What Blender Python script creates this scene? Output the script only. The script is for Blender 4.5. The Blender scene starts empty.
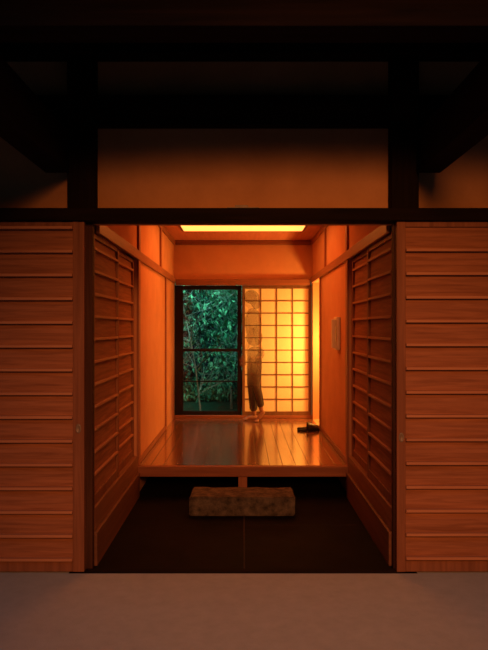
import bpy, bmesh, math, random
from mathutils import Vector, Matrix, noise
random.seed(7)
scene = bpy.context.scene
scene.view_settings.view_transform = 'Standard'
COL = scene.collection

# ------------------------------------------------------------ materials
def newmat(name):
    m = bpy.data.materials.new(name); m.use_nodes = True
    nt = m.node_tree
    b = nt.nodes['Principled BSDF']
    return m, nt, b

def wood(name, c1, c2, axis='Z', scale=1.0, rough=0.55, bump=0.15, plank=0.0, spec=0.3, coat=0.0, var=(0.72, 1.15)):
    m, nt, b = newmat(name)
    N, L = nt.nodes, nt.links
    tc = N.new('ShaderNodeTexCoord')
    mp = N.new('ShaderNodeMapping')
    s = {'X': (1.5, 28, 28), 'Y': (28, 1.5, 28), 'Z': (28, 28, 1.5)}[axis]
    mp.inputs['Scale'].default_value = [v*scale for v in s]
    L.new(tc.outputs['Object'], mp.inputs['Vector'])
    nz = N.new('ShaderNodeTexNoise'); nz.inputs['Scale'].default_value = 1.0
    nz.inputs['Detail'].default_value = 6; nz.inputs['Roughness'].default_value = 0.6
    nz.inputs['Distortion'].default_value = 0.6
    L.new(mp.outputs[0], nz.inputs['Vector'])
    cr = N.new('ShaderNodeValToRGB')
    cr.color_ramp.elements[0].position = 0.3; cr.color_ramp.elements[0].color = (*c1, 1)
    cr.color_ramp.elements[1].position = 0.72; cr.color_ramp.elements[1].color = (*c2, 1)
    L.new(nz.outputs['Fac'], cr.inputs['Fac'])
    out = cr.outputs['Color']
    if plank > 0:
        sx = N.new('ShaderNodeSeparateXYZ'); L.new(tc.outputs['Object'], sx.inputs[0])
        d = N.new('ShaderNodeMath'); d.operation = 'DIVIDE'; d.inputs[1].default_value = plank
        L.new(sx.outputs['X' if axis == 'Y' else 'Z'], d.inputs[0])
        f = N.new('ShaderNodeMath'); f.operation = 'FLOOR'; L.new(d.outputs[0], f.inputs[0])
        wn = N.new('ShaderNodeTexWhiteNoise'); wn.noise_dimensions = '1D'
        L.new(f.outputs[0], wn.inputs['W'])
        mr = N.new('ShaderNodeMapRange'); mr.inputs['To Min'].default_value = var[0]; mr.inputs['To Max'].default_value = var[1]
        L.new(wn.outputs['Value'], mr.inputs['Value'])
        hs = N.new('ShaderNodeHueSaturation'); L.new(mr.outputs[0], hs.inputs['Value']); L.new(out, hs.inputs['Color'])
        out = hs.outputs['Color']
    L.new(out, b.inputs['Base Color'])
    b.inputs['Roughness'].default_value = rough
    b.inputs['Specular IOR Level'].default_value = spec
    b.inputs['Coat Weight'].default_value = coat
    b.inputs['Coat Roughness'].default_value = 0.14
    bp = N.new('ShaderNodeBump'); bp.inputs['Strength'].default_value = bump; bp.inputs['Distance'].default_value = 0.002
    L.new(nz.outputs['Fac'], bp.inputs['Height']); L.new(bp.outputs[0], b.inputs['Normal'])
    return m

def rough_mat(name, c1, c2, scale=8, rough=0.9, bump=0.3, dist=0.003, detail=8, spec=0.2):
    m, nt, b = newmat(name)
    N, L = nt.nodes, nt.links
    tc = N.new('ShaderNodeTexCoord')
    nz = N.new('ShaderNodeTexNoise'); nz.inputs['Scale'].default_value = scale; nz.inputs['Detail'].default_value = detail
    nz.inputs['Roughness'].default_value = 0.65
    L.new(tc.outputs['Object'], nz.inputs['Vector'])
    cr = N.new('ShaderNodeValToRGB')
    cr.color_ramp.elements[0].position = 0.3; cr.color_ramp.elements[0].color = (*c1, 1)
    cr.color_ramp.elements[1].position = 0.7; cr.color_ramp.elements[1].color = (*c2, 1)
    L.new(nz.outputs['Fac'], cr.inputs['Fac']); L.new(cr.outputs['Color'], b.inputs['Base Color'])
    n2 = N.new('ShaderNodeTexNoise'); n2.inputs['Scale'].default_value = scale*12; n2.inputs['Detail'].default_value = 4
    L.new(tc.outputs['Object'], n2.inputs['Vector'])
    bp = N.new('ShaderNodeBump'); bp.inputs['Strength'].default_value = bump; bp.inputs['Distance'].default_value = dist
    L.new(n2.outputs['Fac'], bp.inputs['Height']); L.new(bp.outputs[0], b.inputs['Normal'])
    b.inputs['Roughness'].default_value = rough; b.inputs['Specular IOR Level'].default_value = spec
    return m

def emis(name, col, strength):
    m, nt, b = newmat(name)
    b.inputs['Base Color'].default_value = (*col, 1)
    b.inputs['Emission Color'].default_value = (*col, 1)
    b.inputs['Emission Strength'].default_value = strength
    return m

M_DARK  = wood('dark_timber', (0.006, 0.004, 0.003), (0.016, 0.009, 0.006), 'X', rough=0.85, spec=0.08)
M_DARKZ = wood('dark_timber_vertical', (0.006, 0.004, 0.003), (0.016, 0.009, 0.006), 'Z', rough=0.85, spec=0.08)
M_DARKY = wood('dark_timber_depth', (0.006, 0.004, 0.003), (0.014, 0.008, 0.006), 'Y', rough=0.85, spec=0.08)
M_JAMB  = wood('jamb_timber', (0.04, 0.016, 0.009), (0.08, 0.034, 0.018), 'Z', rough=0.7, spec=0.1)
M_DBRD  = wood('door_boards', (0.22, 0.085, 0.042), (0.40, 0.17, 0.085), 'X', rough=0.75, plank=0.134, var=(0.93, 1.05), scale=1.8, spec=0.12)
M_DFRM  = wood('door_frame_wood', (0.17, 0.066, 0.034), (0.30, 0.125, 0.065), 'Z', rough=0.6, spec=0.15)
M_DBAT  = wood('door_battens', (0.38, 0.16, 0.085), (0.52, 0.25, 0.13), 'X', rough=0.6, spec=0.2)
M_CEDAR = wood('cedar_trim', (0.24, 0.08, 0.04), (0.38, 0.15, 0.075), 'Z', rough=0.5)
M_CEDARY= wood('cedar_trim_depth', (0.24, 0.08, 0.04), (0.38, 0.15, 0.075), 'Y', rough=0.5)
M_CEDARX= wood('cedar_trim_cross', (0.20, 0.065, 0.035), (0.33, 0.125, 0.06), 'X', rough=0.5)
M_SILL  = wood('sill_timber', (0.18, 0.07, 0.035), (0.30, 0.13, 0.065), 'Y')
M_PLINW = wood('plinth_timber', (0.11, 0.045, 0.022), (0.2, 0.085, 0.045), 'Y')
M_FLOOR = wood('hall_floorboards', (0.15, 0.058, 0.027), (0.29, 0.125, 0.06), 'Y', scale=0.8, rough=0.2, plank=0.11, spec=0.7, bump=0.08, coat=0.9, var=(0.82, 1.1))
M_PLAST = rough_mat('clay_plaster', (0.44, 0.22, 0.10), (0.58, 0.30, 0.14), scale=3, bump=0.35)
M_PLIN  = rough_mat('interior_plaster', (0.55, 0.25, 0.13), (0.66, 0.32, 0.17), scale=2.5, bump=0.25)
M_CEIL  = wood('ceiling_boards', (0.50, 0.15, 0.09), (0.62, 0.21, 0.12), 'Y', rough=0.6)
M_GROUND= rough_mat('concrete_apron', (0.36, 0.38, 0.37), (0.42, 0.44, 0.43), scale=14, bump=0.5)
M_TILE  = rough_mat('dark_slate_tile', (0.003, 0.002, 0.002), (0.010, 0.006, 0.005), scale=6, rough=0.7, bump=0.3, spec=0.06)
M_GROUT = rough_mat('grout', (0.03, 0.02, 0.015), (0.05, 0.035, 0.025), scale=30)
M_STONE = rough_mat('rough_stone', (0.035, 0.026, 0.020), (0.22, 0.17, 0.12), scale=18, bump=1.0, dist=0.012)
M_BLACK = rough_mat('black_leather', (0.006, 0.005, 0.005), (0.012, 0.010, 0.010), scale=40, rough=0.45, spec=0.4)
M_BRASS = rough_mat('aged_metal', (0.16, 0.12, 0.08), (0.26, 0.19, 0.13), scale=60, rough=0.4, spec=0.6)
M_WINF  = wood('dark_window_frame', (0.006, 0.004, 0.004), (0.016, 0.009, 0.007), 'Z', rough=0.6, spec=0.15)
M_SHOJF = wood('shoji_lattice_wood', (0.13, 0.06, 0.028), (0.20, 0.095, 0.04), 'Z', rough=0.6)
M_PLAS  = rough_mat('cream_plastic', (0.60, 0.52, 0.40), (0.66, 0.57, 0.44), scale=20, rough=0.5, bump=0.05)
M_GRILL = rough_mat('grey_plastic', (0.10, 0.08, 0.06), (0.14, 0.11, 0.09), scale=20, rough=0.5)
M_LAMP  = emis('lamp_diffuser', (1.0, 0.36, 0.07), 2.4)
M_SOIL  = rough_mat('garden_soil', (0.01, 0.03, 0.018), (0.03, 0.09, 0.05), scale=5)
M_BARK  = rough_mat('pale_bark', (0.20, 0.26, 0.22), (0.42, 0.50, 0.44), scale=25)
M_LINE  = rough_mat('slipper_lining', (0.012, 0.009, 0.009), (0.02, 0.014, 0.013), scale=40)

M_PAPER, nt, b = newmat('washi_paper')
nz = nt.nodes.new('ShaderNodeTexNoise'); nz.inputs['Scale'].default_value = 35; nz.inputs['Detail'].default_value = 6
tc = nt.nodes.new('ShaderNodeTexCoord'); nt.links.new(tc.outputs['Object'], nz.inputs['Vector'])
cr = nt.nodes.new('ShaderNodeValToRGB'); cr.color_ramp.elements[0].color = (0.78, 0.70, 0.46, 1); cr.color_ramp.elements[1].color = (0.90, 0.82, 0.56, 1)
nt.links.new(nz.outputs['Fac'], cr.inputs['Fac']); nt.links.new(cr.outputs['Color'], b.inputs['Base Color'])
b.inputs['Roughness'].default_value = 0.9; b.inputs['Specular IOR Level'].default_value = 0.1

M_GLASS = bpy.data.materials.new('window_glass'); M_GLASS.use_nodes = True
nt = M_GLASS.node_tree; nt.nodes.clear()
o = nt.nodes.new('ShaderNodeOutputMaterial'); mx = nt.nodes.new('ShaderNodeMixShader')
t = nt.nodes.new('ShaderNodeBsdfTransparent'); g = nt.nodes.new('ShaderNodeBsdfGlossy'); g.inputs['Roughness'].default_value = 0.02
mx.inputs[0].default_value = 0.02
nt.links.new(t.outputs[0], mx.inputs[1]); nt.links.new(g.outputs[0], mx.inputs[2]); nt.links.new(mx.outputs[0], o.inputs[0])

def leafmat(name, c1, c2):
    m, nt, b = newmat(name)
    N, L = nt.nodes, nt.links
    tc = N.new('ShaderNodeTexCoord')
    nz = N.new('ShaderNodeTexNoise'); nz.inputs['Scale'].default_value = 4; nz.inputs['Detail'].default_value = 5
    L.new(tc.outputs['Object'], nz.inputs['Vector'])
    cr = N.new('ShaderNodeValToRGB'); cr.color_ramp.elements[0].position = 0.40; cr.color_ramp.elements[1].position = 0.62
    cr.color_ramp.elements[0].color = (*c1, 1); cr.color_ramp.elements[1].color = (*c2, 1)
    L.new(nz.outputs['Fac'], cr.inputs['Fac']); L.new(cr.outputs['Color'], b.inputs['Base Color'])
    b.inputs['Roughness'].default_value = 0.8; b.inputs['Specular IOR Level'].default_value = 0.15
    return m
M_LEAF = leafmat('maple_leaves', (0.03, 0.15, 0.09), (0.24, 0.58, 0.34))
M_LEAF2 = leafmat('shrub_leaves', (0.008, 0.06, 0.045), (0.09, 0.32, 0.22))

# ------------------------------------------------------------ helpers
def mesh_from_boxes(name, bxs, mat, origin=(0, 0, 0), bevel=0.0):
    vs, fs = [], []
    for (x0, x1, y0, y1, z0, z1) in bxs:
        k = len(vs)
        vs += [(x0,y0,z0),(x1,y0,z0),(x1,y1,z0),(x0,y1,z0),(x0,y0,z1),(x1,y0,z1),(x1,y1,z1),(x0,y1,z1)]
        fs += [[k+i for i in f] for f in ((0,3,2,1),(4,5,6,7),(0,1,5,4),(1,2,6,5),(2,3,7,6),(3,0,4,7))]
    me = bpy.data.meshes.new(name); me.from_pydata(vs, [], fs); me.update()
    ob = bpy.data.objects.new(name, me); COL.objects.link(ob)
    ob.location = origin
    me.materials.append(mat)
    if bevel > 0:
        md = ob.modifiers.new('bevel', 'BEVEL'); md.width = bevel; md.segments = 2; md.limit_method = 'ANGLE'
    return ob

def wboxes(name, bxs, mat, bevel=0.0, kind=None, label=None, category=None):
    ox = (min(b[0] for b in bxs)+max(b[1] for b in bxs))/2
    oy = (min(b[2] for b in bxs)+max(b[3] for b in bxs))/2
    oz = min(b[4] for b in bxs)
    loc = [(a-ox, c-ox, d-oy, e-oy, f-oz, g-oz) for (a, c, d, e, f, g) in bxs]
    ob = mesh_from_boxes(name, loc, mat, (ox, oy, oz), bevel)
    if kind: ob['kind'] = kind
    if label: ob['label'] = label
    if category: ob['category'] = category
    return ob

def empty(name, loc, label=None, category=None, kind=None, group=None):
    e = bpy.data.objects.new(name, None); COL.objects.link(e); e.location = loc; e.empty_display_size = 0.1
    if label: e['label'] = label
    if category: e['category'] = category
    if kind: e['kind'] = kind
    if group: e['group'] = group
    return e

def child(ob, par):
    ob.parent = par; ob.matrix_parent_inverse = Matrix.Translation(-Vector(par.location)); return ob

def meshobj(name, bm, mat, smooth=True):
    me = bpy.data.meshes.new(name); bm.to_mesh(me); bm.free()
    if smooth:
        for p in me.polygons: p.use_smooth = True
    me.materials.append(mat)
    ob = bpy.data.objects.new(name, me); COL.objects.link(ob)
    return ob
def pymesh(name, vs, fs, mat, smooth=True):
    me = bpy.data.meshes.new(name); me.from_pydata(vs, [], fs); me.update()
    if smooth: me.polygons.foreach_set('use_smooth', [True]*len(me.polygons))
    me.materials.append(mat)
    ob = bpy.data.objects.new(name, me); COL.objects.link(ob)
    return ob

_tn = [0]
def trim(bxs, mat, label, bevel=0.004):
    _tn[0] += 1
    return wboxes('trim_%d' % _tn[0], bxs, mat, bevel, 'structure', label, 'beam')

FL = 0.245
YB = 4.34
XW = 0.878

# ------------------------------------------------------------ ground & floors
wboxes('ground', [(-6, 6, -8, 0.0, -0.12, 0.0), (-6, -0.99, 0.0, 0.3, -0.12, 0.0), (0.99, 6, 0.0, 0.3, -0.12, 0.0)], M_GROUND, kind='structure', label='warm grey concrete apron in front of the entrance', category='ground')
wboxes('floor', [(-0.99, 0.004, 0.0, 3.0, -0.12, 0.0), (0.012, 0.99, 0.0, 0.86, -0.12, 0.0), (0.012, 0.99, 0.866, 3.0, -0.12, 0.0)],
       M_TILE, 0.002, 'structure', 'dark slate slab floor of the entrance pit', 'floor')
wboxes('trim_90', [(0.004, 0.012, 0.0, 3.0, -0.12, -0.001), (0.012, 0.99, 0.86, 0.866, -0.12, -0.001)], M_GROUT, kind='structure', label='pale joint between the floor slabs', category='joint')
pl = []
x = -0.88
while x < 0.875:
    pl.append((x+0.001, min(x+0.109, 0.878), 1.61, YB, FL-0.03, FL)); x += 0.11
wboxes('floor.001', pl, M_FLOOR, 0.0015, 'structure', 'polished reddish floorboards of the raised hall', 'floor')
trim([(-0.878, 0.878, 1.595, 1.65, FL-0.082, FL+0.002)], M_CEDARX, 'raised floor edge board of reddish timber')
trim([(-0.04, 0.035, 1.62, 1.70, 0.0, FL-0.082)], M_CEDAR, 'short timber post under the raised floor edge')
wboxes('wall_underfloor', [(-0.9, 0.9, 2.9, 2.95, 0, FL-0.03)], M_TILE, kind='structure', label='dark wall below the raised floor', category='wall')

# ------------------------------------------------------------ facade
zt = 3.05
wboxes('wall_front', [(-3.2, -0.95, 0.10, 0.18, 0, zt), (0.95, 3.2, 0.10, 0.18, 0, zt), (-0.95, 0.95, 0.10, 0.18, 2.0, zt)],
       M_PLAST, kind='structure', label='ochre clay plaster front wall above the entrance', category='wall')
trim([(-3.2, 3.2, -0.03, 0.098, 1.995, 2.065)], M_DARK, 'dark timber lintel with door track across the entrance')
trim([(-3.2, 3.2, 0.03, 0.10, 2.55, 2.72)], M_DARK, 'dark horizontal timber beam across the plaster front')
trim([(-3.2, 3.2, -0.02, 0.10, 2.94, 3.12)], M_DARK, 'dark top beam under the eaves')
for s in (-1, 1):
    a, c = sorted((s*0.845, s*1.0))
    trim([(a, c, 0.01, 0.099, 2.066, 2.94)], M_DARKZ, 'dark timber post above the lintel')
    a, c = sorted((s*0.866, s*0.99))
    trim([(a, c, 0.055, 0.103, 0.0, 1.994)], M_JAMB, 'dark brown timber door post beside the opening')
    a, c = sorted((s*0.985, s*1.12))
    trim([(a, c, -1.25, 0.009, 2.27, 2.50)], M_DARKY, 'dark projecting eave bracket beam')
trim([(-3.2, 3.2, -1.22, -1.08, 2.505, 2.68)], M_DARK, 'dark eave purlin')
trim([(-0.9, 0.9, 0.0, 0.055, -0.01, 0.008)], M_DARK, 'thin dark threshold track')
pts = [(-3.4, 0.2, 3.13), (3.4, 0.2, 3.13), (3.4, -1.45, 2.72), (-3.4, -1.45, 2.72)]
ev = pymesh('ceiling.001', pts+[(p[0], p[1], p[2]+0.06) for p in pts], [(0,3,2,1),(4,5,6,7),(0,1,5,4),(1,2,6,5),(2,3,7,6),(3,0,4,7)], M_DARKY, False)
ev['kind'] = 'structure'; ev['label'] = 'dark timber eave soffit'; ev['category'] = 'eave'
lt = empty('door_latch', (0.0, -0.01, 2.066), 'small dark metal latch plate on the lintel', 'latch')
child(wboxes('latch_plate', [(-0.09, 0.09, -0.022, 0.0, 2.066, 2.071)], M_BRASS, 0.001), lt)
child(wboxes('latch_bolt', [(-0.045, 0.03, -0.018, -0.004, 2.071, 2.083)], M_BRASS, 0.002), lt)

# ------------------------------------------------------------ slatted sliding doors
_dn = [0]
def slat_door(width, z0, z1, loc, rot, stile_l, stile_r, first, spacing, label, pull_side=None, pull_z=0.82, thick=0.035, prot=0.012):
    _dn[0] += 1
    root = empty('door_%d' % _dn[0], loc, label, 'sliding door', 'structure')
    root.rotation_euler = (0, 0, rot)
    H = z1 - z0; w = width/2
    fr = [(-w, -w+stile_l, -thick, 0, 0, H), (w-stile_r, w, -thick, 0, 0, H),
          (-w+stile_l, w-stile_r, -thick+0.003, 0, 0, 0.06), (-w+stile_l, w-stile_r, -thick+0.003, 0, H-0.03, H)]
    f = mesh_from_boxes('door_frame', fr, M_DFRM, (0, 0, 0), 0.003); f.parent = root
    z = first - z0
    lst = []
    while z > 0.07:
        if z < H-0.035: lst.append(z)
        z -= spacing
    zs = [0.06] + sorted(lst) + [H-0.03]
    xl, xr = -w+stile_l, w-stile_r
    V, F = [], []
    for a, c in zip(zs[:-1], zs[1:]):
        yo_b, yo_t = -thick+0.012, -thick+0.018
        k = len(V)
        V += [(xl, yo_b, a), (xr, yo_b, a), (xr, yo_t, c), (xl, yo_t, c), (xl, -0.003, a), (xr, -0.003, a), (xr, -0.003, c), (xl, -0.003, c)]
        F += [[k+i for i in q] for q in ((0,1,2,3), (7,6,5,4), (4,5,1,0), (3,2,6,7), (0,3,7,4), (1,5,6,2))]
    bd = pymesh('door_boards', V, F, M_DBRD, False); bd.parent = root
    bt = mesh_from_boxes('door_battens', [(xl-0.001, xr+0.001, -thick-prot, -thick+0.016, z-0.008, z+0.008) for z in zs[1:-1]], M_DBAT, (0, 0, 0), 0.002)
    bt.parent = root
    if pull_side is not None:
        px = (w-stile_r/2) if pull_side > 0 else (-w+stile_l/2)
        bm = bmesh.new(); seg = 24
        prof = [(0.0, -0.001), (0.010, -0.001), (0.012, -0.004), (0.016, -0.005), (0.019, -0.003), (0.020, 0.0)]
        rings = []
        for r, yy in prof:
            if r == 0: rings.append([bm.verts.new((0, yy, 0))]); continue
            rings.append([bm.verts.new((r*0.8*math.cos(2*math.pi*i/seg), yy, r*1.4*math.sin(2*math.pi*i/seg))) for i in range(seg)])
        for i in range(seg): bm.faces.new([rings[0][0], rings[1][i], rings[1][(i+1) % seg]])
        for k in range(1, len(rings)-1):
            for i in range(seg): bm.faces.new([rings[k][i], rings[k+1][i], rings[k+1][(i+1) % seg], rings[k][(i+1) % seg]])
        bmesh.ops.recalc_face_normals(bm, faces=bm.faces)
        pu = meshobj('door_pull', bm, M_BRASS); pu.parent = root; pu.location = (px, -thick, pull_z-z0)
    return root

slat_door(0.95, 0.008, 1.993, (-1.375, 0.035, 0.008), 0, 0.06, 0.064, 1.957, 0.134, 'weathered brown wooden slatted sliding door, pushed open', 1, 0.82, prot=0.018)
slat_door(0.95, 0.008, 1.993, (1.347, 0.035, 0.008), 0, 0.05, 0.06, 1.965, 0.134, 'weathered brown wooden slatted sliding door with round pull', -1, 0.77, prot=0.018)
ZS = 0.34
for sx in (-1, 1):
    slat_door(0.77, ZS, 1.953, (sx*0.912, 0.495, ZS), -sx*math.pi/2, 0.05, 0.045, 1.86, 0.134, 'brown slatted sliding door on the entrance side wall', prot=0.004)
    slat_door(0.80, ZS, 1.953, (sx*0.930, 1.18, ZS), -sx*math.pi/2, 0.045, 0.045, 1.86, 0.134, 'brown slatted sliding door beside the raised floor', prot=0.004)

# ------------------------------------------------------------ interior shell
OY0, OY1 = 3.52, 4.26
wboxes('wall_left', [(-1.03, -0.96, 0.18, 1.6, 0, 2.5), (-1.03, -XW, 1.6, 4.5, 0, 2.5), (-0.96, -XW, 0.18, 1.6, 2.02, 2.5)], M_PLIN, kind='structure', label='orange-lit plaster side wall of the hall', category='wall')
wboxes('wall_right', [(0.96, 1.03, 0.18, 1.6, 0, 2.5), (XW, 1.03, 1.6, OY0, 0, 2.5), (XW, 0.96, 0.18, 1.6, 2.02, 2.5),
                      (XW, 1.03, OY0, OY1, 1.96, 2.5), (XW, 1.03, OY0, OY1, 0, FL), (XW, 1.03, OY1, 4.5, 0, 2.5)],
       M_PLIN, kind='structure', label='orange-lit plaster side wall with doorway to a lit room', category='wall')
wboxes('wall_back', [(-0.9, 0.9, YB, YB+0.12, 1.99, 2.5), (-0.9, 0.9, YB, YB+0.12, 0, FL)], M_PLIN, kind='structure', label='plaster band above the garden window', category='wall')
LY0, LY1 = 2.2, 3.52
wboxes('ceiling', [(-1.03, -0.70, 0.18, 4.5, 2.5, 2.56), (0.70, 1.03, 0.18, 4.5, 2.5, 2.56), (-0.70, 0.70, 0.18, LY0, 2.5, 2.56), (-0.70, 0.70, LY1, 4.5, 2.5, 2.56)],
       M_CEIL, kind='structure', label='reddish timber board ceiling', category='ceiling')
wboxes('ceiling.002', [(-3.2, 3.2, 0.18, 4.6, 3.05, 3.12)], M_DARK, kind='structure', label='dark roof deck', category='roof')
cl = empty('ceiling_lamp', (0, (LY0+LY1)/2, 2.5), 'rectangular recessed ceiling lamp with glowing amber diffuser', 'ceiling lamp')
child(wboxes('lamp_frame', [(-0.70, 0.70, LY0, LY0+0.03, 2.49, 2.56), (-0.70, 0.70, LY1-0.03, LY1, 2.49, 2.56), (-0.70, -0.67, LY0+0.03, LY1-0.03, 2.49, 2.56), (0.67, 0.70, LY0+0.03, LY1-0.03, 2.49, 2.56)], M_CEDARX, 0.003), cl)
child(wboxes('lamp_diffuser', [(-0.67, 0.67, LY0+0.03, LY1-0.03, 2.485, 2.507)], M_LAMP, 0.006), cl)

for s in (-1, 1):
    def mm(a, c): return tuple(sorted((s*a, s*c)))
    a, c = mm(0.855, XW-0.001); trim([(a, c, 0.185, YB-0.045, 1.955, 2.03)], M_CEDARY, 'reddish timber rail along the side wall')
    a, c = mm(0.866, 0.957); trim([(a, c, 0.105, 1.59, 0.20, ZS-0.002)], M_SILL, 'timber sill rail below the slatted doors')
    a, c = mm(0.850, 0.957); trim([(a, c, 0.105, 1.59, 0.0, 0.198)], M_PLINW, 'timber plinth along the entrance pit')
    a, c = mm(0.86, 0.957); trim([(a, c, 1.602, 1.69, FL+0.003, 1.954)], M_CEDAR, 'reddish timber post at the raised floor edge')
    a, c = mm(0.862, XW-0.001); trim([(a, c, 3.43, 3.51, FL+0.001, 1.954)], M_CEDAR, 'slim reddish timber post on the hall wall')
    a, c = mm(0.866, XW-0.001); trim([(a, c, 1.70, 3.42, FL+0.001, FL+0.05)], M_CEDARY, 'low baseboard along the hall wall')
    a, c = mm(0.86, XW-0.001); trim([(a, c, 0.2, YB-0.045, 2.44, 2.498)], M_CEDARY, 'ceiling edge moulding')
    a, c = mm(0.858, XW-0.001); trim([(a, c, 1.62, 1.69, 2.032, 2.438)], M_CEDAR, 'short timber stud above the side rail')
    a, c = mm(0.858, XW-0.001); trim([(a, c, 3.0, 3.06, 2.032, 2.438)], M_CEDAR, 'short timber stud above the side rail')
trim([(-0.85, 0.85, YB-0.04, YB-0.001, 1.93, 2.005)], M_CEDARX, 'reddish timber head rail above the garden window')
trim([(-0.855, 0.855, YB-0.04, YB-0.001, 2.44, 2.498)], M_CEDARX, 'ceiling edge moulding over the back wall')
trim([(-0.875, 0.875, YB-0.001, YB+0.11, FL+0.001, FL+0.035)], M_CEDARX, 'window sill track')

wboxes('wall_alcove', [(1.03, 2.3, 4.45, 4.5, 0.2, 2.5), (2.3, 2.35, 3.1, 4.5, 0.2, 2.5), (1.03, 2.3, 3.1, 3.15, 0.2, 2.5), (1.03, 2.3, 3.15, 4.45, 2.45, 2.5)],
       M_PLIN, kind='structure', label='plaster walls of the small lit side room', category='wall')
wboxes('floor.002', [(1.03, 2.3, 3.15, 4.45, FL-0.03, FL)], M_FLOOR, kind='structure', label='floorboards of the small side room', category='floor')

# ------------------------------------------------------------ garden window
Z0, Z1 = FL+0.035, 1.93
win = empty('window_1', (-0.43, YB+0.06, Z0), 'dark framed sliding glass window looking onto the garden', 'window', 'structure')
X0, X1 = -0.87, -0.02
child(wboxes('window_frame', [(X0, X0+0.105, YB+0.04, YB+0.09, Z0, Z1), (X1-0.05, X1, YB+0.04, YB+0.09, Z0, Z1), (X0+0.105, X1-0.05, YB+0.04, YB+0.09, Z0, Z0+0.05), (X0+0.105, X1-0.05, YB+0.04, YB+0.09, Z1-0.05, Z1)], M_WINF, 0.003), win)
child(wboxes('glazing_bar', [(X0+0.105, X1-0.05, YB+0.05, YB+0.08, 1.09, 1.125), (X0+0.105, X1-0.05, YB+0.055, YB+0.075, 0.70, 0.715)], M_WINF, 0.002), win)
child(wboxes('glass_pane', [(X0+0.1, X1-0.045, YB+0.063, YB+0.067, Z0+0.045, Z1-0.045)], M_GLASS), win)

sh = empty('shoji_screen', (0.43, YB+0.02, Z0), 'paper shoji screen with wooden lattice, glowing amber, beside the garden window', 'shoji screen')
X0, X1 = -0.01, 0.868
child(wboxes('shoji_frame', [(X0, X0+0.035, YB+0.005, YB+0.035, Z0, Z1), (X1-0.035, X1, YB+0.005, YB+0.035, Z0, Z1), (X0+0.035, X1-0.035, YB+0.005, YB+0.035, Z0, Z0+0.05), (X0+0.035, X1-0.035, YB+0.005, YB+0.035, Z1-0.04, Z1)], M_SHOJF, 0.002), sh)
lx0, lx1, lz0, lz1 = X0+0.035, X1-0.035, Z0+0.05, Z1-0.04
lat = []
for i in range(1, 4):
    xx = lx0+(lx1-lx0)*i/4; lat.append((xx-0.006, xx+0.006, YB+0.014, YB+0.024, lz0, lz1))
for i in range(1, 10):
    zz = lz0+(lz1-lz0)*i/10; lat.append((lx0, lx1, YB+0.015, YB+0.023, zz-0.006, zz+0.006))
child(wboxes('shoji_lattice', lat, M_SHOJF), sh)
child(wboxes('shoji_paper', [(lx0-0.005, lx1+0.005, YB+0.024, YB+0.027, lz0-0.005, lz1+0.005)], M_PAPER), sh)

# ------------------------------------------------------------ stepping stone
bm = bmesh.new()
bmesh.ops.create_cube(bm, size=1)
for v in bm.verts: v.co = Vector((v.co.x*0.78, v.co.y*0.30, (v.co.z+0.5)*0.14))
bmesh.ops.bevel(bm, geom=bm.edges[:], offset=0.010, segments=2, affect='EDGES')
bmesh.ops.subdivide_edges(bm, edges=[e for e in bm.edges if e.calc_length() > 0.05], cuts=14, use_grid_fill=True)
for v in bm.verts:
    n = noise.noise_vector(v.co*9)*0.005 + noise.noise_vector(v.co*30)*0.004
    if v.co.z < 0.01: n.z = 0
    v.co += n
    if v.co.z < 0.012: v.co.z = max(0, v.co.z)
st = meshobj('stepping_stone', bm, M_STONE, False)
st.location = (-0.005, 1.21, 0.0); st['label'] = 'rough hewn rectangular stepping stone in front of the raised floor'; st['category'] = 'stone step'

# ------------------------------------------------------------ slippers
def slipper_parts():
    outline = []; n = 36
    for i in range(n):
        a = 2*math.pi*i/n
        y = 0.125*math.sin(a); w = 0.042 + 0.006*math.sin(a)
        outline.append((w*math.copysign(abs(math.cos(a))**0.8, math.cos(a)), y))
    bm = bmesh.new()
    lo = [bm.verts.new((x, y, 0)) for x, y in outline]; hi = [bm.verts.new((x*1.02, y*1.01, 0.022)) for x, y in outline]
    bm.faces.new(lo[::-1]); bm.faces.new(hi)
    for i in range(n): bm.faces.new([lo[i], lo[(i+1) % n], hi[(i+1) % n], hi[i]])
    sole = meshobj('sole', bm, M_LINE)
    bm = bmesh.new(); rows = []
    for j in range(9):
        t = j/8
        y = -0.01+0.132*t
        wid = 0.048*math.sqrt(max(0.02, 1-(t**2.6)*0.97)); h = 0.066-0.04*t
        rows.append([bm.verts.new((wid*math.cos(math.pi*k/12), y, 0.018+h*math.sin(math.pi*k/12))) for k in range(13)])
    for j in range(8):
        for k in range(12): bm.faces.new([rows[j][k], rows[j][k+1], rows[j+1][k+1], rows[j+1][k]])
    bmesh.ops.recalc_face_normals(bm, faces=bm.faces)
    up = meshobj('upper', bm, M_BLACK)
    md = up.modifiers.new('solid', 'SOLIDIFY'); md.thickness = 0.004
    return sole, up
s1 = empty('slipper', (0.725, 3.36, FL), 'black leather slipper lying on the floorboards', 'slipper', group='pair of black slippers')
so, up = slipper_parts(); so.parent = s1; up.parent = s1
s1.rotation_euler = (0, 0, math.radians(-80))
s2 = s1.copy(); COL.objects.link(s2); s2.location = (0.735, 3.475, FL); s2.rotation_euler = (0, 0, math.radians(-84))
for c in (so, up):
    k = c.copy(); k.parent = s2; COL.objects.link(k)

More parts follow.
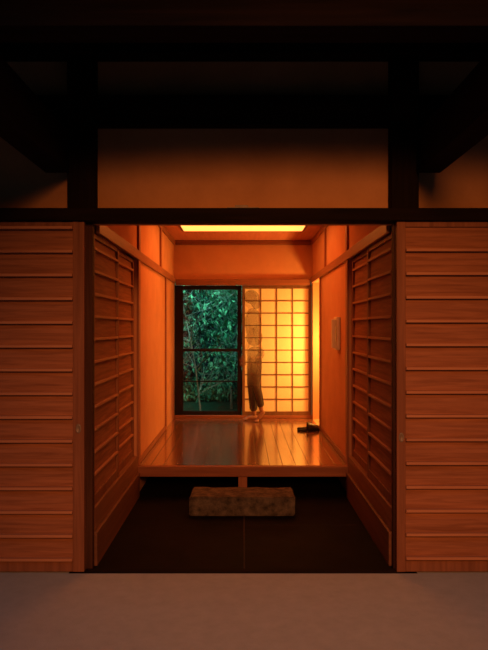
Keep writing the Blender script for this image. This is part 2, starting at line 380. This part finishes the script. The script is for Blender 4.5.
# ------------------------------------------------------------ intercom
ic = empty('wall_intercom', (XW, 2.16, 1.19), 'cream intercom telephone with handset mounted on the hall wall', 'intercom')
child(wboxes('intercom_body', [(XW-0.035, XW-0.0005, 2.06, 2.26, 1.19, 1.49)], M_PLAS, 0.008), ic)
child(wboxes('handset', [(XW-0.075, XW-0.045, 2.075, 2.125, 1.21, 1.47), (XW-0.045, XW-0.034, 2.075, 2.125, 1.21, 1.27), (XW-0.045, XW-0.034, 2.075, 2.125, 1.41, 1.47)], M_PLAS, 0.006), ic)
child(wboxes('speaker_grille', [(XW-0.038, XW-0.034, 2.15, 2.24, 1.36+0.02*i, 1.368+0.02*i) for i in range(5)], M_GRILL), ic)

# ------------------------------------------------------------ garden
wboxes('ground.001', [(-8, 8, 4.5, 16, -0.12, 0.0)], M_SOIL, kind='structure', label='dark mossy garden ground', category='ground')
def leaf_mesh(name, centres, size, mat, rnd):
    V, F = [], []
    for c in centres:
        rot = Matrix.Rotation(rnd.uniform(0, 6.28), 3, 'Z') @ Matrix.Rotation(rnd.uniform(-1.2, 1.2), 3, 'X')
        s = size*rnd.uniform(.6, 1.3); k = len(V)
        for p in ((0, -s, 0), (s*.4, -s*.2, s*.1), (0, s, 0), (-s*.4, -s*.2, s*.1)):
            q = c+rot @ Vector(p); V.append((q.x, q.y, max(q.z, 0.005)))
        F.append((k, k+1, k+2, k+3))
    return pymesh(name, V, F, mat, False)
def tree(loc, h, R, label, leaf, nleaf, seed, size=0.05, r=0.03):
    rnd = random.Random(seed)
    root = empty('garden_tree', loc, label, 'tree')
    V, F = [], []; tips = []
    def tube(p0, p1, r0, r1, seg=6):
        q = (p1-p0).normalized().to_track_quat('Z', 'Y'); k = len(V)
        for p, rr in ((p0, r0), (p1, r1)):
            for i in range(seg): V.append(tuple(p+q @ Vector((rr*math.cos(2*math.pi*i/seg), rr*math.sin(2*math.pi*i/seg), 0))))
        for i in range(seg): F.append((k+i, k+(i+1) % seg, k+seg+(i+1) % seg, k+seg+i))
    def grow(p, d, L, rad, lev):
        n = 5 if lev == 0 else 4; q = p
        for i in range(n):
            d = (d+Vector((rnd.uniform(-.22, .22), rnd.uniform(-.22, .22), rnd.uniform(-.05, .15)))).normalized()
            e = q+d*L/n
            if math.hypot(e.x, e.y) > R: return
            tube(q, e, rad*(1-i/n*0.4), rad*(1-(i+1)/n*0.4)); q = e
            tips.append(q.copy())
            if lev < 3:
                for _ in range(3 if lev == 0 else 2 if lev < 2 else 1):
                    dd = (d*0.4+Vector((rnd.uniform(-1, 1), rnd.uniform(-1, 1), rnd.uniform(-.2, .6)))).normalized()
                    grow(q, dd, L*0.45, rad*0.5, lev+1)
    grow(Vector((0, 0, 0)), Vector((0, 0, 1)), h, r, 0)
    pymesh('trunk', V, F, M_BARK).parent = root
    cs = []
    while len(cs) < nleaf:
        c = rnd.choice(tips)+Vector((rnd.gauss(0, .11), rnd.gauss(0, .11), rnd.gauss(0, .10)))
        if c.z > 0.05 and math.hypot(c.x, c.y) < R and c.z < h*1.3: cs.append(c)
    f = leaf_mesh('foliage', cs, size, leaf, rnd); f.parent = root; f['kind'] = 'stuff'
tree((-0.62, 5.75, 0), 2.0, 0.6, 'slender pale-barked garden tree with fine green leaves', M_LEAF, 600, 3, 0.045, 0.014)
tree((-0.2, 7.1, 0), 2.1, 0.65, 'leafy green maple in the dusk garden', M_LEAF, 2200, 11, 0.05, 0.022)
tree((-1.6, 7.3, 0), 2.2, 0.65, 'leafy green maple with darker leaves in the dusk garden', M_LEAF, 2600, 5, 0.05, 0.022)
rnd = random.Random(21)
cs = [Vector((rnd.uniform(-2.6, 1.6), rnd.uniform(0, 1)**1.5*1.0-0.5, rnd.uniform(0.02, 3.2))) for _ in range(16000)]
cs = [c+Vector((0, 0.45*noise.noise(c*1.6)+0.2, 0)) for c in cs]
hd = leaf_mesh('hedge', cs, 0.07, M_LEAF2, rnd); hd.location = (0, 9.7, 0); hd['kind'] = 'stuff'; hd['label'] = 'tall dense dark green hedge closing the garden'; hd['category'] = 'hedge'
cs = [Vector((rnd.uniform(-1.6, 1.0), rnd.uniform(-0.3, 0.3), abs(rnd.gauss(0, .2))+0.02)) for _ in range(3000)]
hd = leaf_mesh('undergrowth', cs, 0.05, M_LEAF, rnd); hd.location = (0, 8.35, 0); hd['kind'] = 'stuff'; hd['label'] = 'low leafy undergrowth in front of the hedge'; hd['category'] = 'undergrowth'

# ------------------------------------------------------------ person
def ghost(name, col, a_low, a_high):  # alpha thins upward to imitate the blur of a moving figure
    m, nt, b = newmat(name)
    N, L = nt.nodes, nt.links
    b.inputs['Base Color'].default_value = (*col, 1); b.inputs['Roughness'].default_value = 0.85
    g = N.new('ShaderNodeNewGeometry'); s = N.new('ShaderNodeSeparateXYZ'); L.new(g.outputs['Position'], s.inputs[0])
    mr = N.new('ShaderNodeMapRange'); mr.inputs['From Min'].default_value = FL+0.15; mr.inputs['From Max'].default_value = FL+0.85
    mr.inputs['To Min'].default_value = a_low; mr.inputs['To Max'].default_value = a_high
    L.new(s.outputs['Z'], mr.inputs['Value']); L.new(mr.outputs[0], b.inputs['Alpha'])
    return m
M_SKIN = ghost('skin', (0.30, 0.15, 0.09), 0.97, 0.10)
M_CLOTH = ghost('dark_motion_blur_cloth', (0.03, 0.02, 0.016), 0.80, 0.22)
M_HAIR = ghost('black_hair', (0.01, 0.008, 0.007), 0.5, 0.28)

_sv = []; _sf = []
SU, SVV = 12, 8
for j in range(SVV+1):
    th = math.pi*j/SVV
    for i in range(SU):
        _sv.append((math.sin(th)*math.cos(2*math.pi*i/SU), math.sin(th)*math.sin(2*math.pi*i/SU), math.cos(th)))
for j in range(SVV):
    for i in range(SU):
        _sf.append((j*SU+i, (j+1)*SU+i, (j+1)*SU+(i+1) % SU, j*SU+(i+1) % SU))
def capsules(name, chains, mat, voxel, extra=None):
    V, F = [], []
    def ball(c, sc):
        k = len(V)
        V.extend((c[0]+v[0]*sc[0], c[1]+v[1]*sc[1], c[2]+v[2]*sc[2]) for v in _sv)
        F.extend(tuple(k+i for i in f) for f in _sf)
    for ch in chains:
        for (p, r), (q, s) in zip(ch[:-1], ch[1:]):
            p, q = Vector(p), Vector(q)
            n = max(2, int((q-p).length/(min(r, s)*0.4)))
            for i in range(n+1):
                t = i/n; rr = r+(s-r)*t; ball(p.lerp(q, t), (rr, rr, rr))
    for e in (extra or []): ball(e[0], e[1])
    ob = pymesh(name, V, F, mat)
    md = ob.modifiers.new('r', 'REMESH'); md.mode = 'VOXEL'; md.voxel_size = voxel; md.use_smooth_shade = True
    sm = ob.modifiers.new('s', 'SMOOTH'); sm.factor = 0.5; sm.iterations = 3
    dg = bpy.context.evaluated_depsgraph_get()
    me = bpy.data.meshes.new_from_object(ob.evaluated_get(dg))
    me.polygons.foreach_set('use_smooth', [True]*len(me.polygons))
    ob.modifiers.clear(); ob.data = me
    return ob
per = empty('person', (0.14, 4.09, FL), 'slim barefoot person in dark clothing, see-through to imitate motion blur, walking past the shoji', 'person')
rleg = [((0.0, 0.06, 0.86), 0.075), ((-0.02, 0.055, 0.66), 0.064), ((-0.035, 0.05, 0.46), 0.046), ((-0.02, 0.05, 0.30), 0.044), ((0.0, 0.05, 0.09), 0.027)]
rfoot = [((0.02, 0.05, 0.035), 0.030), ((-0.05, 0.052, 0.040), 0.028), ((-0.11, 0.055, 0.022), 0.022)]
lleg = [((0.01, -0.06, 0.86), 0.075), ((0.02, -0.055, 0.66), 0.064), ((0.015, -0.05, 0.46), 0.046), ((0.05, -0.05, 0.32), 0.044), ((0.085, -0.05, 0.15), 0.026)]
lfoot = [((0.105, -0.05, 0.115), 0.026), ((0.06, -0.052, 0.06), 0.027), ((0.03, -0.055, 0.022), 0.020)]
torso = [((0.0, 0, 0.88), 0.09), ((-0.005, 0, 1.0), 0.08), ((-0.015, 0, 1.12), 0.083), ((-0.02, 0, 1.24), 0.09), ((-0.02, 0, 1.31), 0.070), ((-0.03, 0, 1.36), 0.044), ((-0.04, 0, 1.42), 0.042)]
# arms joined smoothly to the trunk down to the elbow, hands held in front of / behind the hips
def arm(s, sw):
    sh_ = (-0.02, s*0.145, 1.29); el = (-0.01+sw*0.4, s*0.160, 1.03); wr = (-0.03+sw, s*0.155, 0.84)
    ch = [[((-0.02, s*0.08, 1.29), 0.055), (sh_, 0.047), (el, 0.034), (wr, 0.023)],
          [(wr, 0.024), ((wr[0]-0.008, wr[1], wr[2]-0.045), 0.026), ((wr[0]-0.015, wr[1], wr[2]-0.075), 0.026)]]
    hx, hy, hz = wr[0]-0.015, wr[1], wr[2]-0.085
    for off, ln in [(-0.030, .065), (-0.010, .075), (0.010, .07), (0.030, .055)]:
        ch.append([((hx+off, hy, hz), 0.009), ((hx+off*1.1-0.004, hy-s*0.006, hz-ln*.5), 0.0085), ((hx+off*1.1-0.006, hy-s*0.020, hz-ln), 0.0075)])
    ch.append([((wr[0]-0.025, wr[1], wr[2]-0.03), 0.011), ((wr[0]-0.052, wr[1]-s*.01, wr[2]-0.06), 0.010), ((wr[0]-0.058, wr[1]-s*.018, wr[2]-0.09), 0.0085)])
    return ch
toes = []
for (bx, by, bz) in ((-0.115, 0.055, 0.018), (0.025, -0.055, 0.014)):
    for i in range(5):
        oy = -0.028+0.014*i
        toes.append([((bx+0.015, by+oy, bz), 0.011), ((bx-0.022+abs(oy)*0.3, by+oy, bz-0.004), 0.009)])
extra = [((-0.05, 0, 1.50), (0.085, 0.070, 0.105)), ((-0.075, 0, 1.455), (0.055, 0.053, 0.055)), ((-0.137, 0, 1.49), (0.018, 0.012, 0.020)),
         ((-0.126, 0, 1.452), (0.010, 0.022, 0.008)), ((-0.045, 0.071, 1.495), (0.018, 0.010, 0.030)), ((-0.045, -0.071, 1.495), (0.018, 0.010, 0.030)),
         ((0.02, 0, 0.86), (0.095, 0.13, 0.10)), ((-0.015, 0, 1.24), (0.092, 0.15, 0.13))]
body = capsules('body', [rleg, rfoot, lleg, lfoot, torso]+arm(1, 0.10)+arm(-1, -0.09)+toes, M_SKIN, 0.007, extra); body.parent = per
def grow_(ch, d): return [(p, r+d) for p, r in ch]
tr = capsules('trousers', [grow_([((0.0, 0.06, 0.83), 0.078)]+rleg[1:-1]+[((-0.01, 0.05, 0.16), 0.040)], 0.011), grow_([((0.01, -0.06, 0.83), 0.078)]+lleg[1:-1]+[((0.07, -0.05, 0.22), 0.038)], 0.011)], M_CLOTH, 0.010, [((0.015, 0, 0.83), (0.11, 0.145, 0.09))]); tr.parent = per
shirt = capsules('shirt', [grow_(torso[2:5], 0.012), [((-0.015, 0.13, 1.13), 0.062), ((-0.02, 0.10, 1.27), 0.075)], [((-0.015, -0.13, 1.13), 0.062), ((-0.02, -0.10, 1.27), 0.075)]], M_CLOTH, 0.010,
                 [((-0.015, 0, 1.20), (0.106, 0.205, 0.14)), ((0.0, 0, 1.03), (0.104, 0.138, 0.11))]); shirt.parent = per
hair = capsules('hair', [[((-0.01, 0, 1.52), 0.075), ((0.02, 0, 1.43), 0.055)]], M_HAIR, 0.008, [((-0.040, 0, 1.528), (0.090, 0.078, 0.088))]); hair.parent = per
for s in (1, -1):
    e = pymesh('eye', [(v[0]*.011, v[1]*.011, v[2]*.011) for v in _sv], _sf, M_HAIR); e.location = (-0.125, s*0.028, 1.505); e.parent = per

# ------------------------------------------------------------ lights
def area(name, loc, target, size, power, col):
    l = bpy.data.lights.new(name, 'AREA'); l.energy = power; l.color = col; l.size = size
    o = bpy.data.objects.new(name, l); COL.objects.link(o); o.location = loc
    o.rotation_euler = (Vector(target)-Vector(loc)).to_track_quat('-Z', 'Y').to_euler(); return o
def spot(name, loc, target, deg, blend, r, power, col):
    l = bpy.data.lights.new(name, 'SPOT'); l.energy = power; l.color = col; l.shadow_soft_size = r
    l.spot_size = math.radians(deg); l.spot_blend = blend
    o = bpy.data.objects.new(name, l); COL.objects.link(o); o.location = loc
    o.rotation_euler = (Vector(target)-Vector(loc)).to_track_quat('-Z', 'Y').to_euler(); return o
def point(name, loc, r, power, col):
    l = bpy.data.lights.new(name, 'POINT'); l.energy = power; l.color = col; l.shadow_soft_size = r
    o = bpy.data.objects.new(name, l); COL.objects.link(o); o.location = loc; return o
spot('yard_spotlight', (0.7, -6.0, 2.95), (0.28, 0, 0.72), 42, 0.85, 0.6, 940, (1.0, 0.31, 0.075))
area('dusk_sky_glow', (0, -4.6, 5.5), (0, -2.6, 0), 4.0, 30, (0.66, 0.72, 1.0))
area('hall_lamp', (0, 2.2, 2.46), (0, 2.2, 0), 1.1, 12, (1.0, 0.15, 0.012))
point('side_room_lamp', (1.26, 3.88, 1.22), 0.10, 92, (1.0, 0.45, 0.08))
area('foliage_fill', (-0.8, 5.0, 3.6), (-0.7, 8.2, 1.0), 1.5, 135, (0.28, 0.95, 0.78))  # added teal fill to brighten the foliage, no actual garden fixture
w = bpy.data.worlds.new('dusk'); scene.world = w; w.use_nodes = True
bg = w.node_tree.nodes['Background']; bg.inputs[0].default_value = (0.25, 0.40, 0.55, 1); bg.inputs[1].default_value = 0.025

# ------------------------------------------------------------ camera
cd = bpy.data.cameras.new('camera'); cam = bpy.data.objects.new('camera', cd); COL.objects.link(cam)
cam.location = (0, -3.5, 1.39); cam.rotation_euler = (math.pi/2, 0, 0)
cd.sensor_fit = 'VERTICAL'; cd.sensor_height = 36; cd.lens = 618/650*36
cd.shift_y = 3/650; cd.shift_x = 1/650
scene.camera = cam
